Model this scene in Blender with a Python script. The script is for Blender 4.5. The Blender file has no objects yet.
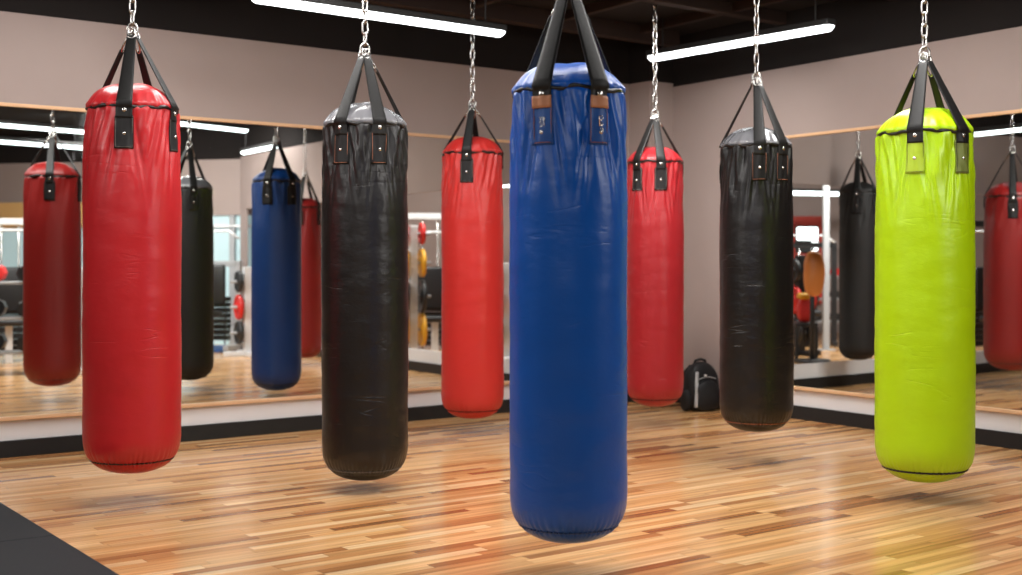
import bpy, bmesh, math, random
from mathutils import Vector, Matrix, noise
random.seed(7)
D = bpy.data
C = bpy.context.scene.collection
F, CX, HY, CAMH = 1267.0, 511.0, 263.0, 1.2      # focal length and horizon measured in the 1022x575 frame

def P(px, Z, z=0.0):
    return Vector(((px - CX) / F * Z, Z, z))
def zat(py, Z):
    return CAMH + (HY - py) / F * Z

# ------------------------------------------------------------------ materials
def lin(c):
    return tuple(((v / 255) / 12.92 if v / 255 <= .04045 else ((v / 255 + .055) / 1.055) ** 2.4) for v in c)
def principled(name, col, rough=.5, metal=0, coat=0, coat_rough=.1, emit=None, estr=0, spec=.5):
    m = D.materials.new(name); m.use_nodes = True
    b = m.node_tree.nodes['Principled BSDF']
    b.inputs['Base Color'].default_value = (*col, 1)
    b.inputs['Roughness'].default_value = rough
    b.inputs['Metallic'].default_value = metal
    b.inputs['Coat Weight'].default_value = coat
    b.inputs['Coat Roughness'].default_value = coat_rough
    b.inputs['Specular IOR Level'].default_value = spec
    if emit:
        b.inputs['Emission Color'].default_value = (*emit, 1)
        b.inputs['Emission Strength'].default_value = estr
    return m
def N(m, t, **kw):
    n = m.node_tree.nodes.new(t)
    for k, v in kw.items(): setattr(n, k, v)
    return n
def L(m, a, b): m.node_tree.links.new(a, b)

def leather(name, col, rough=.36, var=.25, crease=.5, coat=.0, spec=.5):
    m = principled(name, col, rough, coat=coat, coat_rough=.25, spec=spec)
    b = m.node_tree.nodes['Principled BSDF']
    tc0 = N(m, 'ShaderNodeTexCoord'); oi = N(m, 'ShaderNodeObjectInfo')
    tc = N(m, 'ShaderNodeVectorMath', operation='MULTIPLY_ADD'); L(m, oi.outputs['Random'], tc.inputs[0]); tc.inputs[1].default_value = (37, 23, 51); L(m, tc0.outputs['Object'], tc.inputs[2])
    n1 = N(m, 'ShaderNodeTexNoise'); n1.inputs['Scale'].default_value = 3.0; n1.inputs['Detail'].default_value = 5
    mp1 = N(m, 'ShaderNodeMapping'); mp1.inputs['Scale'].default_value = (1, 1, .8)
    L(m, tc.outputs[0], mp1.inputs['Vector']); L(m, mp1.outputs['Vector'], n1.inputs['Vector'])
    mix = N(m, 'ShaderNodeMix', data_type='RGBA')
    mix.inputs['A'].default_value = (*[c * (1 - var) for c in col], 1)
    mix.inputs['B'].default_value = (*[min(1, c * (1 + var)) for c in col], 1)
    L(m, n1.outputs['Fac'], mix.inputs['Factor']); L(m, mix.outputs['Result'], b.inputs['Base Color'])
    rr = N(m, 'ShaderNodeMapRange'); rr.inputs['To Min'].default_value = rough * .8; rr.inputs['To Max'].default_value = rough * 1.25
    n2 = N(m, 'ShaderNodeTexNoise'); n2.inputs['Scale'].default_value = 9; n2.inputs['Detail'].default_value = 4
    L(m, tc.outputs[0], n2.inputs['Vector']); L(m, n2.outputs['Fac'], rr.inputs['Value']); L(m, rr.outputs['Result'], b.inputs['Roughness'])
    # thin sideways creases: narrow band around a noise level
    mp = N(m, 'ShaderNodeMapping'); mp.inputs['Scale'].default_value = (1.2, 1.2, 7.5)
    mp.inputs['Rotation'].default_value = (.12, -.15, 0)
    L(m, tc.outputs[0], mp.inputs['Vector'])
    nc = N(m, 'ShaderNodeTexNoise'); nc.inputs['Scale'].default_value = 1.5; nc.inputs['Detail'].default_value = 2; nc.inputs['Distortion'].default_value = .25
    L(m, mp.outputs['Vector'], nc.inputs['Vector'])
    s = N(m, 'ShaderNodeMath', operation='SUBTRACT'); s.inputs[1].default_value = .5; L(m, nc.outputs['Fac'], s.inputs[0])
    a = N(m, 'ShaderNodeMath', operation='ABSOLUTE'); L(m, s.outputs[0], a.inputs[0])
    cr = N(m, 'ShaderNodeMapRange'); cr.inputs['From Max'].default_value = .025; cr.inputs['To Min'].default_value = -.45; cr.inputs['To Max'].default_value = 0.0
    L(m, a.outputs[0], cr.inputs['Value'])
    mk = N(m, 'ShaderNodeTexNoise'); mk.inputs['Scale'].default_value = 4.5; L(m, tc.outputs[0], mk.inputs['Vector'])
    mkr = N(m, 'ShaderNodeMapRange'); mkr.inputs['From Min'].default_value = .52; mkr.inputs['From Max'].default_value = .66
    L(m, mk.outputs['Fac'], mkr.inputs['Value'])
    mul = N(m, 'ShaderNodeMath', operation='MULTIPLY'); L(m, cr.outputs['Result'], mul.inputs[0]); L(m, mkr.outputs['Result'], mul.inputs[1])
    fine = N(m, 'ShaderNodeTexNoise'); fine.inputs['Scale'].default_value = 160; fine.inputs['Detail'].default_value = 2
    L(m, tc.outputs[0], fine.inputs['Vector'])
    mid = N(m, 'ShaderNodeTexNoise'); mid.inputs['Scale'].default_value = 14; mid.inputs['Detail'].default_value = 3
    mpm = N(m, 'ShaderNodeMapping'); mpm.inputs['Scale'].default_value = (1, 1, 1.6); L(m, tc.outputs[0], mpm.inputs['Vector']); L(m, mpm.outputs['Vector'], mid.inputs['Vector'])
    ad = N(m, 'ShaderNodeMath', operation='MULTIPLY_ADD'); ad.inputs[1].default_value = .12
    L(m, fine.outputs['Fac'], ad.inputs[0]); L(m, mul.outputs[0], ad.inputs[2])
    ad2 = N(m, 'ShaderNodeMath', operation='MULTIPLY_ADD'); ad2.inputs[1].default_value = 1.0
    L(m, mid.outputs['Fac'], ad2.inputs[0]); L(m, ad.outputs[0], ad2.inputs[2])
    bp = N(m, 'ShaderNodeBump'); bp.inputs['Strength'].default_value = crease; bp.inputs['Distance'].default_value = .004
    L(m, ad2.outputs[0], bp.inputs['Height']); L(m, bp.outputs['Normal'], b.inputs['Normal'])
    return m

def noisy(name, col, col2, scale=4, rough=.8, bump=0, stretch=(1, 1, 1), spec=.3):
    m = principled(name, col, rough, spec=spec); b = m.node_tree.nodes['Principled BSDF']
    tc = N(m, 'ShaderNodeTexCoord'); mp = N(m, 'ShaderNodeMapping'); mp.inputs['Scale'].default_value = stretch
    L(m, tc.outputs['Object'], mp.inputs['Vector'])
    n = N(m, 'ShaderNodeTexNoise'); n.inputs['Scale'].default_value = scale; n.inputs['Detail'].default_value = 6
    L(m, mp.outputs['Vector'], n.inputs['Vector'])
    mix = N(m, 'ShaderNodeMix', data_type='RGBA'); mix.inputs['A'].default_value = (*col, 1); mix.inputs['B'].default_value = (*col2, 1)
    L(m, n.outputs['Fac'], mix.inputs['Factor']); L(m, mix.outputs['Result'], b.inputs['Base Color'])
    if bump:
        bp = N(m, 'ShaderNodeBump'); bp.inputs['Strength'].default_value = bump; bp.inputs['Distance'].default_value = .002
        L(m, n.outputs['Fac'], bp.inputs['Height']); L(m, bp.outputs['Normal'], b.inputs['Normal'])
    return m

M = {}
M['red'] = leather('red_leather', lin((186, 34, 40)), .34, .12)
M['red_bright'] = leather('bright_red_leather', lin((194, 46, 42)), .34, .12)
M['red_deep'] = leather('deeper_red_leather', lin((160, 32, 38)), .36, .12)
M['red_dimmed'] = leather('dimmed_red_leather', lin((128, 22, 20)), .4, .15)  # red leather with the mirror's dimming put into its colour
M['blue'] = leather('blue_leather', lin((6, 84, 180)), .34, .15)
M['blue_dark'] = leather('dimmed_and_seam_blue_leather', lin((10, 55, 115)), .4, .15)  # blue with mirror dimming coloured in; also the blue bag's seam tone
M['black'] = leather('black_leather', lin((23, 21, 21)), .34, .35, .7)
M['black_dull'] = leather('dull_black_leather', lin((20, 19, 19)), .6, .3, .5)
M['cap_sheen'] = leather('black_leather_painted_sheen', lin((120, 120, 124)), .2, .3, .6, coat=.8)  # lamp sheen on glossy black, painted in as a grey base
M['green'] = leather('lime_leather', lin((172, 212, 4)), .36, .06)
M['strap'] = noisy('black_webbing', lin((16, 15, 15)), lin((27, 26, 25)), 60, .5, .2)
M['strap_edge'] = principled('grey_strap_edge', lin((105, 95, 88)), .6)
M['piping'] = principled('black_piping', lin((16, 14, 14)), .35)
M['patch_black'] = noisy('black_patch', lin((17, 16, 17)), lin((28, 26, 26)), 30, .5, .2)
M['patch_blue'] = noisy('blue_patch', lin((24, 68, 140)), lin((40, 88, 160)), 30, .45, .2)
M['patch_green'] = noisy('lime_patch', lin((160, 190, 40)), lin((180, 205, 60)), 30, .5, .2)
M['patch_olive'] = noisy('olive_patch', lin((95, 105, 50)), lin((120, 130, 60)), 30, .5, .2)
M['tan'] = noisy('tan_leather', lin((170, 115, 85)), lin((195, 140, 105)), 40, .55, .2)
M['stitch_tan'] = principled('tan_thread', lin((150, 95, 70)), .8)
M['stitch_grey'] = principled('grey_thread', lin((110, 105, 100)), .8)
M['stitch_dark'] = principled('dark_thread', lin((40, 38, 20)), .8)
M['stitch_red'] = principled('dark_red_thread', lin((70, 10, 12)), .8)
M['steel'] = principled('chain_steel', (.5, .485, .465), .25, 1)
M['rivet'] = principled('rivet_steel', (.75, .73, .7), .25, 1)
M['wall'] = noisy('taupe_paint', (.31, .246, .226), (.35, .282, .26), 2.5, .75)
M['wall_white'] = noisy('white_paint', (.66, .65, .66), (.72, .71, .72), 3, .6)
M['dark'] = noisy('black_ceiling_paint', (.007, .0052, .0048), (.011, .008, .0075), 3, .9)
M['beam'] = noisy('dark_brown_beam', (.024, .014, .012), (.034, .021, .017), 3, .8)
M['base'] = noisy('black_baseboard', (.012, .013, .014), (.02, .02, .021), 8, .4)
M['wood_trim'] = noisy('pale_wood_trim', lin((206, 164, 124)), lin((220, 182, 144)), 6, .45, 0, (1, 1, 6))
M['rubber'] = noisy('black_rubber', lin((30, 31, 34)), lin((42, 43, 46)), 120, .75, .5)
M['lamp'] = principled('lamp_diffuser', (1, 1, 1), .4, emit=(.93, .98, 1), estr=6)
M['lamp_far'] = principled('lamp_diffuser_soft', (1, 1, 1), .4, emit=(.85, .97, 1), estr=5)
M['housing'] = principled('lamp_housing', (.02, .02, .02), .5)
M['nylon'] = noisy('black_nylon', (.006, .006, .007), (.014, .014, .015), 25, .55, .4)
M['reflective'] = principled('grey_reflective_trim', (.42, .43, .44), .4)
M['gym_steel'] = principled('grey_painted_steel', (.36, .37, .38), .4)
M['gym_white'] = principled('white_painted_steel', (.7, .71, .72), .4)
M['gym_black'] = principled('black_rubber_weights', (.012, .012, .013), .4)
M['gym_red'] = principled('red_vinyl', lin((200, 35, 30)), .4)
M['gym_yellow'] = principled('yellow_rubber', lin((225, 165, 40)), .4)
M['gym_orange'] = principled('orange_vinyl', lin((225, 140, 70)), .4)
M['gym_blue'] = principled('blue_mat', lin((45, 85, 150)), .6)
M['glazing'] = principled('frosted_glazing', lin((168, 190, 194)), .35, emit=lin((170, 196, 200)), estr=.5)  # faint glow put into the panes to brighten them
M['tanbeam'] = noisy('tan_beam', lin((208, 165, 105)), lin((220, 178, 120)), 3, .6)
M['redwall'] = principled('red_wall_panel', lin((190, 60, 45)), .6)
M['sign'] = principled('white_light_sign', (1, 1, 1), .4, emit=(.92, .98, 1), estr=4)
M['bluelight'] = principled('blue_light_strip', (.2, .5, 1), .4, emit=(.15, .5, 1), estr=4)

# mirror pane: faintly dimming, weak gloss
m = D.materials.new('mirror_glass'); m.use_nodes = True; m.node_tree.nodes.clear()
o_ = N(m, 'ShaderNodeOutputMaterial'); mx = N(m, 'ShaderNodeMixShader'); mx.inputs[0].default_value = .004
t_ = N(m, 'ShaderNodeBsdfTransparent'); t_.inputs[0].default_value = (.93, .94, .93, 1)
g_ = N(m, 'ShaderNodeBsdfGlossy'); g_.inputs['Roughness'].default_value = .02
L(m, t_.outputs[0], mx.inputs[1]); L(m, g_.outputs[0], mx.inputs[2]); L(m, mx.outputs[0], o_.inputs[0])
M['mirror'] = m

# wood strip floor, strips run along the left wall
ANG = math.atan2(1, 1.3015)
m = principled('maple_strip_floor', (.5, .3, .15), .2); b = m.node_tree.nodes['Principled BSDF']
tc = N(m, 'ShaderNodeTexCoord'); mp = N(m, 'ShaderNodeMapping', vector_type='TEXTURE'); mp.inputs['Rotation'].default_value = (0, 0, ANG)
L(m, tc.outputs['Object'], mp.inputs['Vector'])
sx = N(m, 'ShaderNodeSeparateXYZ'); L(m, mp.outputs['Vector'], sx.inputs[0])
def math_(op, a, b_=None, c=None):
    n = N(m, 'ShaderNodeMath', operation=op)
    for i, v in enumerate((a, b_, c)):
        if v is None: continue
        if isinstance(v, (int, float)): n.inputs[i].default_value = v
        else: L(m, v, n.inputs[i])
    return n.outputs[0]
PW, PL = .06, .75
vrow = math_('DIVIDE', sx.outputs['Y'], PW); row = math_('FLOOR', vrow)
wn = N(m, 'ShaderNodeTexWhiteNoise', noise_dimensions='1D'); L(m, row, wn.inputs['W'])
uo = math_('ADD', math_('DIVIDE', sx.outputs['X'], PL), math_('MULTIPLY', wn.outputs['Value'], 13.7)); idx = math_('FLOOR', uo)
cmb = N(m, 'ShaderNodeCombineXYZ'); L(m, row, cmb.inputs[0]); L(m, idx, cmb.inputs[1])
wn2 = N(m, 'ShaderNodeTexWhiteNoise', noise_dimensions='2D'); L(m, cmb.outputs[0], wn2.inputs['Vector'])
ramp = N(m, 'ShaderNodeValToRGB'); cr = ramp.color_ramp
for e in cr.elements[:-1]: cr.elements.remove(e)
cols = [(0, (152, 98, 56)), (.14, (192, 134, 82)), (.4, (219, 164, 106)), (.62, (232, 184, 128)), (.82, (214, 157, 98)), (1, (243, 203, 152))]
cr.elements[0].position = 0; cr.elements[0].color = (*lin(cols[0][1]), 1)
for p_, c_ in cols[1:]:
    e = cr.elements.new(p_); e.color = (*lin(c_), 1)
L(m, wn2.outputs['Value'], ramp.inputs[0])
gv = N(m, 'ShaderNodeCombineXYZ')
L(m, math_('MULTIPLY_ADD', sx.outputs['X'], 1.6, math_('MULTIPLY', wn2.outputs['Value'], 40)), gv.inputs[0]); L(m, math_('MULTIPLY', sx.outputs['Y'], 30), gv.inputs[1])
gr = N(m, 'ShaderNodeTexNoise'); gr.inputs['Scale'].default_value = 1; gr.inputs['Detail'].default_value = 5; L(m, gv.outputs[0], gr.inputs['Vector'])
grr = N(m, 'ShaderNodeMapRange'); grr.inputs['From Min'].default_value = .3; grr.inputs['From Max'].default_value = .7; grr.inputs['To Min'].default_value = .62; grr.inputs['To Max'].default_value = 1.16
L(m, gr.outputs['Fac'], grr.inputs['Value'])
fr = math_('FRACT', vrow); fu = math_('FRACT', uo)
gap = math_('MULTIPLY', math_('GREATER_THAN', fr, .03), math_('GREATER_THAN', fu, .004))
gapf = math_('MULTIPLY_ADD', gap, .4, .6)
mulc = N(m, 'ShaderNodeVectorMath', operation='SCALE'); L(m, ramp.outputs['Color'], mulc.inputs[0]); L(m, math_('MULTIPLY', grr.outputs['Result'], gapf), mulc.inputs['Scale'])
L(m, mulc.outputs[0], b.inputs['Base Color'])
b.inputs['Roughness'].default_value = .22; b.inputs['Coat Weight'].default_value = .14; b.inputs['Coat Roughness'].default_value = .1; b.inputs['Specular IOR Level'].default_value = .42
bp = N(m, 'ShaderNodeBump'); bp.inputs['Strength'].default_value = .12; bp.inputs['Distance'].default_value = .002
L(m, math_('ADD', gap, math_('MULTIPLY', gr.outputs['Fac'], .5)), bp.inputs['Height']); L(m, bp.outputs['Normal'], b.inputs['Normal'])
M['floor'] = m

# ------------------------------------------------------------------ helpers
def obj(name, bm, mat, parent=None, smooth=True, loc=None):
    me = D.meshes.new(name); bmesh.ops.recalc_face_normals(bm, faces=bm.faces); bm.to_mesh(me); bm.free()
    if smooth:
        for p in me.polygons: p.use_smooth = True
    me.materials.append(M[mat] if isinstance(mat, str) else mat)
    o = D.objects.new(name, me); C.objects.link(o)
    if parent: o.parent = parent
    if loc is not None: o.location = loc
    return o
def thing(name, label, cat, loc=(0, 0, 0), rz=0, group=None):
    o = D.objects.new(name, None); C.objects.link(o); o.empty_display_size = .1
    o.location = loc; o.rotation_euler = (0, 0, rz); o['label'] = label; o['category'] = cat
    if group: o['group'] = group
    return o
def tag(o, label, cat, group=None):
    o['label'] = label; o['category'] = cat
    if group: o['group'] = group
    return o
def struct(o):
    o['kind'] = 'structure'; return o
def dup(o, parent=None):
    c = o.copy(); C.objects.link(c); c.parent = parent
    for ch in o.children: dup(ch, c)
    return c
def box(bm, x0, x1, y0, y1, z0, z1, bev=0, T=None):
    r = bmesh.ops.create_cube(bm, size=1)
    vs = r['verts']
    for v in vs:
        v.co = Vector((x0 + (v.co.x + .5) * (x1 - x0), y0 + (v.co.y + .5) * (y1 - y0), z0 + (v.co.z + .5) * (z1 - z0)))
    if bev:
        es = list({e for v in vs for e in v.link_edges})
        rb = bmesh.ops.bevel(bm, geom=es, offset=bev, segments=3, profile=.5, affect='EDGES')
        vs = list({v for f in rb['faces'] for v in f.verts} | {v for v in vs if v.is_valid})
    if T is not None:
        for v in vs: v.co = T @ v.co
    return vs
def tube(bm, pts, r, n=8, closed=False):
    pts = [Vector(p) for p in pts]; k = len(pts); rings = []
    rs = r if isinstance(r, (list, tuple)) else [r] * k
    prev = None
    for i, p in enumerate(pts):
        if closed: t = (pts[(i + 1) % k] - pts[i - 1]).normalized()
        else: t = (pts[min(i + 1, k - 1)] - pts[max(i - 1, 0)]).normalized()
        if prev is None:
            a = t.orthogonal().normalized()
        else:
            a = (prev - t * prev.dot(t)); a = a.normalized() if a.length > 1e-6 else t.orthogonal().normalized()
        prev = a; b_ = t.cross(a)
        rings.append([bm.verts.new(p + rs[i] * (a * math.cos(2 * math.pi * j / n) + b_ * math.sin(2 * math.pi * j / n))) for j in range(n)])
    for i in range(k if closed else k - 1):
        A, B = rings[i], rings[(i + 1) % k]
        sh = 0
        if closed and i == k - 1:
            sh = min(range(n), key=lambda s: (A[0].co - B[s].co).length)
        for j in range(n):
            bm.faces.new((A[j], A[(j + 1) % n], B[(j + 1 + sh) % n], B[(j + sh) % n]))
    if not closed:
        bm.faces.new(rings[0][::-1]); bm.faces.new(rings[-1])
def lathe(bm, prof, n=32, T=None):
    rings = []; new = []
    for r, z in prof:
        if r < 1e-5: rings.append([bm.verts.new((0, 0, z))])
        else: rings.append([bm.verts.new((r * math.cos(2 * math.pi * j / n), r * math.sin(2 * math.pi * j / n), z)) for j in range(n)])
        new += rings[-1]
    for A, B in zip(rings, rings[1:]):
        for j in range(n):
            q = [A[j % len(A)], A[(j + 1) % len(A)], B[(j + 1) % len(B)], B[j % len(B)]]
            q = list(dict.fromkeys(q))
            if len(q) > 2: bm.faces.new(q)
    if T is not None:
        for v in new: v.co = T @ v.co
    return new
def cyl(bm, p0, p1, r, n=16):
    p0, p1 = Vector(p0), Vector(p1); d = p1 - p0
    T = Matrix.Translation(p0) @ d.to_track_quat('Z', 'Y').to_matrix().to_4x4()
    h = d.length; e = min(r * .15, h * .2)
    return lathe(bm, [(0, 0), (r - e, 0), (r, e), (r, h - e), (r - e, h), (0, h)], n, T)
def sgrid(bm, rows, thick=0):
    """quad sheet out of rows of points, optionally closed into a thin slab along normals given as (co, normal)"""
    top = [[bm.verts.new(c + n * thick) for c, n in r] for r in rows]
    bot = [[bm.verts.new(c) for c, n in r] for r in rows]
    R_, K = len(rows), len(rows[0])
    for i in range(R_ - 1):
        for j in range(K - 1):
            bm.faces.new((top[i][j], top[i][j + 1], top[i + 1][j + 1], top[i + 1][j]))
            bm.faces.new((bot[i][j], bot[i + 1][j], bot[i + 1][j + 1], bot[i][j + 1]))
    for i in range(R_ - 1):
        bm.faces.new((top[i][0], top[i + 1][0], bot[i + 1][0], bot[i][0]))
        bm.faces.new((top[i][-1], bot[i][-1], bot[i + 1][-1], top[i + 1][-1]))
    for j in range(K - 1):
        bm.faces.new((top[0][j], bot[0][j], bot[0][j + 1], top[0][j + 1]))
        bm.faces.new((top[-1][j], top[-1][j + 1], bot[-1][j + 1], bot[-1][j]))

# ------------------------------------------------------------------ room shell
CEIL = 3.15
class Wall:
    """vertical wall line with local frame: u along, n out of the face into the main room"""
    def __init__(s, o, d, n):
        s.o = Vector((o[0], o[1], 0)); s.d = Vector((d[0], d[1], 0)).normalized(); s.n = Vector((n[0], n[1], 0)).normalized()
        s.T = Matrix(((s.d.x, s.n.x, 0, s.o.x), (s.d.y, s.n.y, 0, s.o.y), (0, 0, 1, 0), (0, 0, 0, 1)))
    def u(s, px):
        k = (px - CX) / F           # X = k*Y
        return (k * s.o.y - s.o.x) / (s.d.x - k * s.d.y)
    def Z(s, px): return s.o.y + s.u(px) * s.d.y
    def box(s, bm, u0, u1, n0, n1, z0, z1, bev=0): box(bm, u0, u1, n0, n1, z0, z1, bev, s.T)
WL = Wall((-3.14, 7.79), (1.3015, 1), (1, -1.3015))
WR = Wall((1.40, 10.95), (.667, -1), (-1, -.667))
SILL, MTOP = .24, 2.17
uc = WL.u(629)

bm = bmesh.new(); box(bm, -14, 14, -5, 25, -.05, 0); struct(obj('floor', bm, 'floor', smooth=False))
bm = bmesh.new(); box(bm, -14, 14, -5, 25, CEIL, CEIL + .05); struct(obj('ceiling', bm, 'dark', smooth=False))
for nm, a in (('wall_back', (-14, 14, -5.1, -5)), ('wall_far', (-14, 14, 25, 25.1)), ('wall_outer_left', (-14.1, -14, -5, 25)), ('wall_outer_right', (14, 14.1, -5, 25))):
    bm = bmesh.new(); box(bm, *a, 0, CEIL); struct(obj(nm, bm, 'wall', smooth=False))

def mirror_wall(side, W, u0, u1, m0, m1, top, th=.03, base=True, lab=None, white=True, sill=SILL, mtop=MTOP, up='dark'):
    bm = bmesh.new()
    W.box(bm, u0, u1, -th, 0, mtop, top)
    if m0 > u0 + .01: W.box(bm, u0, m0, -th, 0, 0, mtop)
    if m1 < u1 - .01: W.box(bm, m1, u1, -th, 0, 0, mtop)
    struct(obj('wall_' + side, bm, 'wall', smooth=False))
    bm = bmesh.new(); W.box(bm, m0, m1, -th, 0, 0, sill); struct(obj('wall_below_mirror_' + side, bm, 'wall_white', smooth=False))
    bm = bmesh.new(); W.box(bm, u0, u1, -th, .0, top, CEIL); struct(obj('wall_upper_' + side, bm, 'dark', smooth=False))
    if base:
        bm = bmesh.new(); W.box(bm, u0, u1, .0, .018, 0, .105, .004); struct(obj('baseboard_' + side, bm, 'base', smooth=False))
    if lab:
        t = thing('wall_mirror', lab, 'mirror', W.T @ Vector(((m0 + m1) / 2, 0, sill)), math.atan2(W.d.y, W.d.x))
        h = (m1 - m0) / 2; Ti = t.matrix_basis.inverted()
        def part(nm, mat, *a, bev=0):
            bm = bmesh.new(); W.box(bm, *a, bev)
            for v in bm.verts: v.co = Ti @ v.co
            obj(nm, bm, mat, t, False)
        part('mirror_pane', 'mirror', m0, m1, -.012, -.008, sill, mtop)
        part('top_rail', 'wood_trim', m0 - .02, m1 + .02, -.012, .016, mtop - .005, mtop + .018, bev=.004)
        part('bottom_rail', 'wood_trim', m0 - .02, m1 + .02, -.012, .03, sill - .012, sill + .012, bev=.004)
        part('side_rail', 'wood_trim', m0 - .02, m0 + .015, -.012, .014, sill + .012, mtop - .005, bev=.004)
        part('side_rail', 'wood_trim', m1 - .015, m1 + .02, -.012, .014, sill + .012, mtop - .005, bev=.004)

mirror_wall('left', WL, -8, uc, -6, WL.u(560), 2.75, lab='long wall mirror with pale wood rails on the left wall')
mirror_wall('right', WR, 0, 11, WR.u(748), 9, 2.72, lab='wall mirror with pale wood rails on the right wall beside the backpack')
# pilaster in the corner between the two walls
bm = bmesh.new(); WL.box(bm, uc, uc + 2.0, 0, .262, 0, 2.75)
# keep only the part in front of the right wall
bmesh.ops.bisect_plane(bm, geom=bm.verts[:] + bm.edges[:] + bm.faces[:], plane_co=WR.o, plane_no=WR.n, clear_inner=True)
struct(obj('wall_corner', bm, 'wall', smooth=False))
bm = bmesh.new(); WL.box(bm, uc, uc + 2.0, 0, .262, 2.75, CEIL)
bmesh.ops.bisect_plane(bm, geom=bm.verts[:] + bm.edges[:] + bm.faces[:], plane_co=WR.o, plane_no=WR.n, clear_inner=True)
struct(obj('wall_upper_corner', bm, 'dark', smooth=False))
bm = bmesh.new(); WL.box(bm, uc - .018, uc + 2.0, 0, .28, 0, .105, .004)
bmesh.ops.bisect_plane(bm, geom=bm.verts[:] + bm.edges[:] + bm.faces[:], plane_co=WR.o + WR.n * .018, plane_no=WR.n, clear_inner=True)
struct(obj('baseboard_corner', bm, 'base', smooth=False))

# the rooms the mirrors show: walls carried on past the corner
WB = Wall((1.00, 11.03), (-.667, 1), (-1, -.667))       # seen in the left mirror
mirror_wall('mirrored_right', WB, .05, 8.9, WB.u(530), WB.u(246), 2.75, mtop=1.98)
WF = Wall((-3.9, 18.5), (-6.1, 1.4), (-.2237, -.9747))
bm = bmesh.new(); WF.box(bm, -.3, 9, -.1, 0, 1.9, 2.72); struct(obj('wall_far_header', bm, 'wall', smooth=False))
bm = bmesh.new(); WF.box(bm, -.3, 9, -.1, 0, 2.72, CEIL); struct(obj('wall_upper_far', bm, 'dark', smooth=False))
bm = bmesh.new(); WF.box(bm, 2.2, 9, -.02, .06, 1.74, 2.12, .01); struct(obj('trim_1', bm, 'tanbeam', smooth=False))
bm = bmesh.new(); WF.box(bm, -.3, 9, -.1, -.04, 0, 1.9); struct(obj('window_1', bm, 'glazing', smooth=False))
for i, u in enumerate((.18, 1.25, 2.3, 3.4, 4.5, 5.6)):
    bm = bmesh.new(); WF.box(bm, u - .04, u + .04, -.04, .03, 0, 1.9, .006); struct(obj('trim_%d' % (i + 2), bm, 'gym_steel', smooth=False))
bm = bmesh.new(); WF.box(bm, -.3, 9, -.04, .03, 1.72, 1.76, .006); struct(obj('trim_8', bm, 'gym_white', smooth=False))
WC = Wall((1.47, 11.02), (1.3015, 1), (1, -1.3015))     # seen in the right mirror
mirror_wall('mirrored_left', WC, .05, 12, WC.u(765), 7, 2.62, mtop=1.95)
bm = bmesh.new(); box(bm, 3, 13, 21.8, 21.9, 0, CEIL); struct(obj('wall_gym', bm, 'wall', smooth=False))
bm = bmesh.new(); a_, b_ = P(788, 21.7).x, P(822, 21.7).x; box(bm, a_, b_, 21.70, 21.8, .5, 2.0); struct(obj('wall_red_panel', bm, 'redwall', smooth=False))
bm = bmesh.new(); box(bm, -3.0, 3.1, 17.6, 17.7, 0, CEIL); struct(obj('wall_gym_middle', bm, 'wall', smooth=False))

# ceiling beams
def beam(W, u0, u1, n0, w, z0, num):
    bm = bmesh.new(); W.box(bm, u0, u1, n0, n0 + w, z0, CEIL, .006); o = struct(obj('trim_beam_%d' % num, bm, 'beam', smooth=False))
WBm = Wall(WL.o, WL.d, WL.n)
k = 1
beam(WL, -6, uc + .1, .42, .10, 3.02, k)
for n_ in (1.5, 2.6, 3.7):
    k += 1; beam(WL, -6, uc + n_ * .0 + 2.2, n_, .09, 3.06, k)
u_ = .55
for i in range(7):
    k += 1; beam(WR, .25, 8, u_, .06, 3.08, k); u_ += .85

# rubber mats on the floor, lower left
A = Vector((-2.54, 6.30, 0)); dm = Vector((1.02, -1.43, 0)).normalized(); nm_ = Vector((-dm.y, dm.x, 0))
seam = Vector((-2.0, 5.53, 0)); s_ = (seam - A).dot(dm)
def mat_(u0, u1, label):
    T = Matrix(((dm.x, -nm_.x, 0, A.x), (dm.y, -nm_.y, 0, A.y), (0, 0, 1, 0), (0, 0, 0, 1)))
    bm = bmesh.new(); vs = box(bm, 0, u1 - u0, .0, 1.2, 0, .012, .003)
    o = obj('rubber_mat', bm, 'rubber', smooth=False); o.matrix_world = T @ Matrix.Translation((u0, 0, 0))
    tag(o, label, 'mat')
mat_(s_ - 1.2, s_ - .003, 'black rubber floor mat at left edge, the farther of two')
mat_(s_ + .003, s_ + 1.2, 'black rubber floor mat in lower left corner, the nearer of two')

# ------------------------------------------------------------------ punching bags
def stadium(h, r, n=6):
    pts = []
    for i in range(n + 1):
        a = math.pi * i / n; pts.append((r * math.cos(a), 0, h + r * math.sin(a)))
    for i in range(n + 1):
        a = math.pi + math.pi * i / n; pts.append((r * math.cos(a), 0, -h + r * math.sin(a)))
    return pts
bm = bmesh.new(); tube(bm, stadium(.020, .0145), .0052, 8, True); LINK = D.meshes.new('link'); bm.to_mesh(LINK); bm.free()
for p in LINK.polygons: p.use_smooth = True
LINK.materials.append(M['steel'])
PITCH = .0585

def sup(t, n): return max(0.0, 1 - abs(t) ** n) ** (1 / n)

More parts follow.
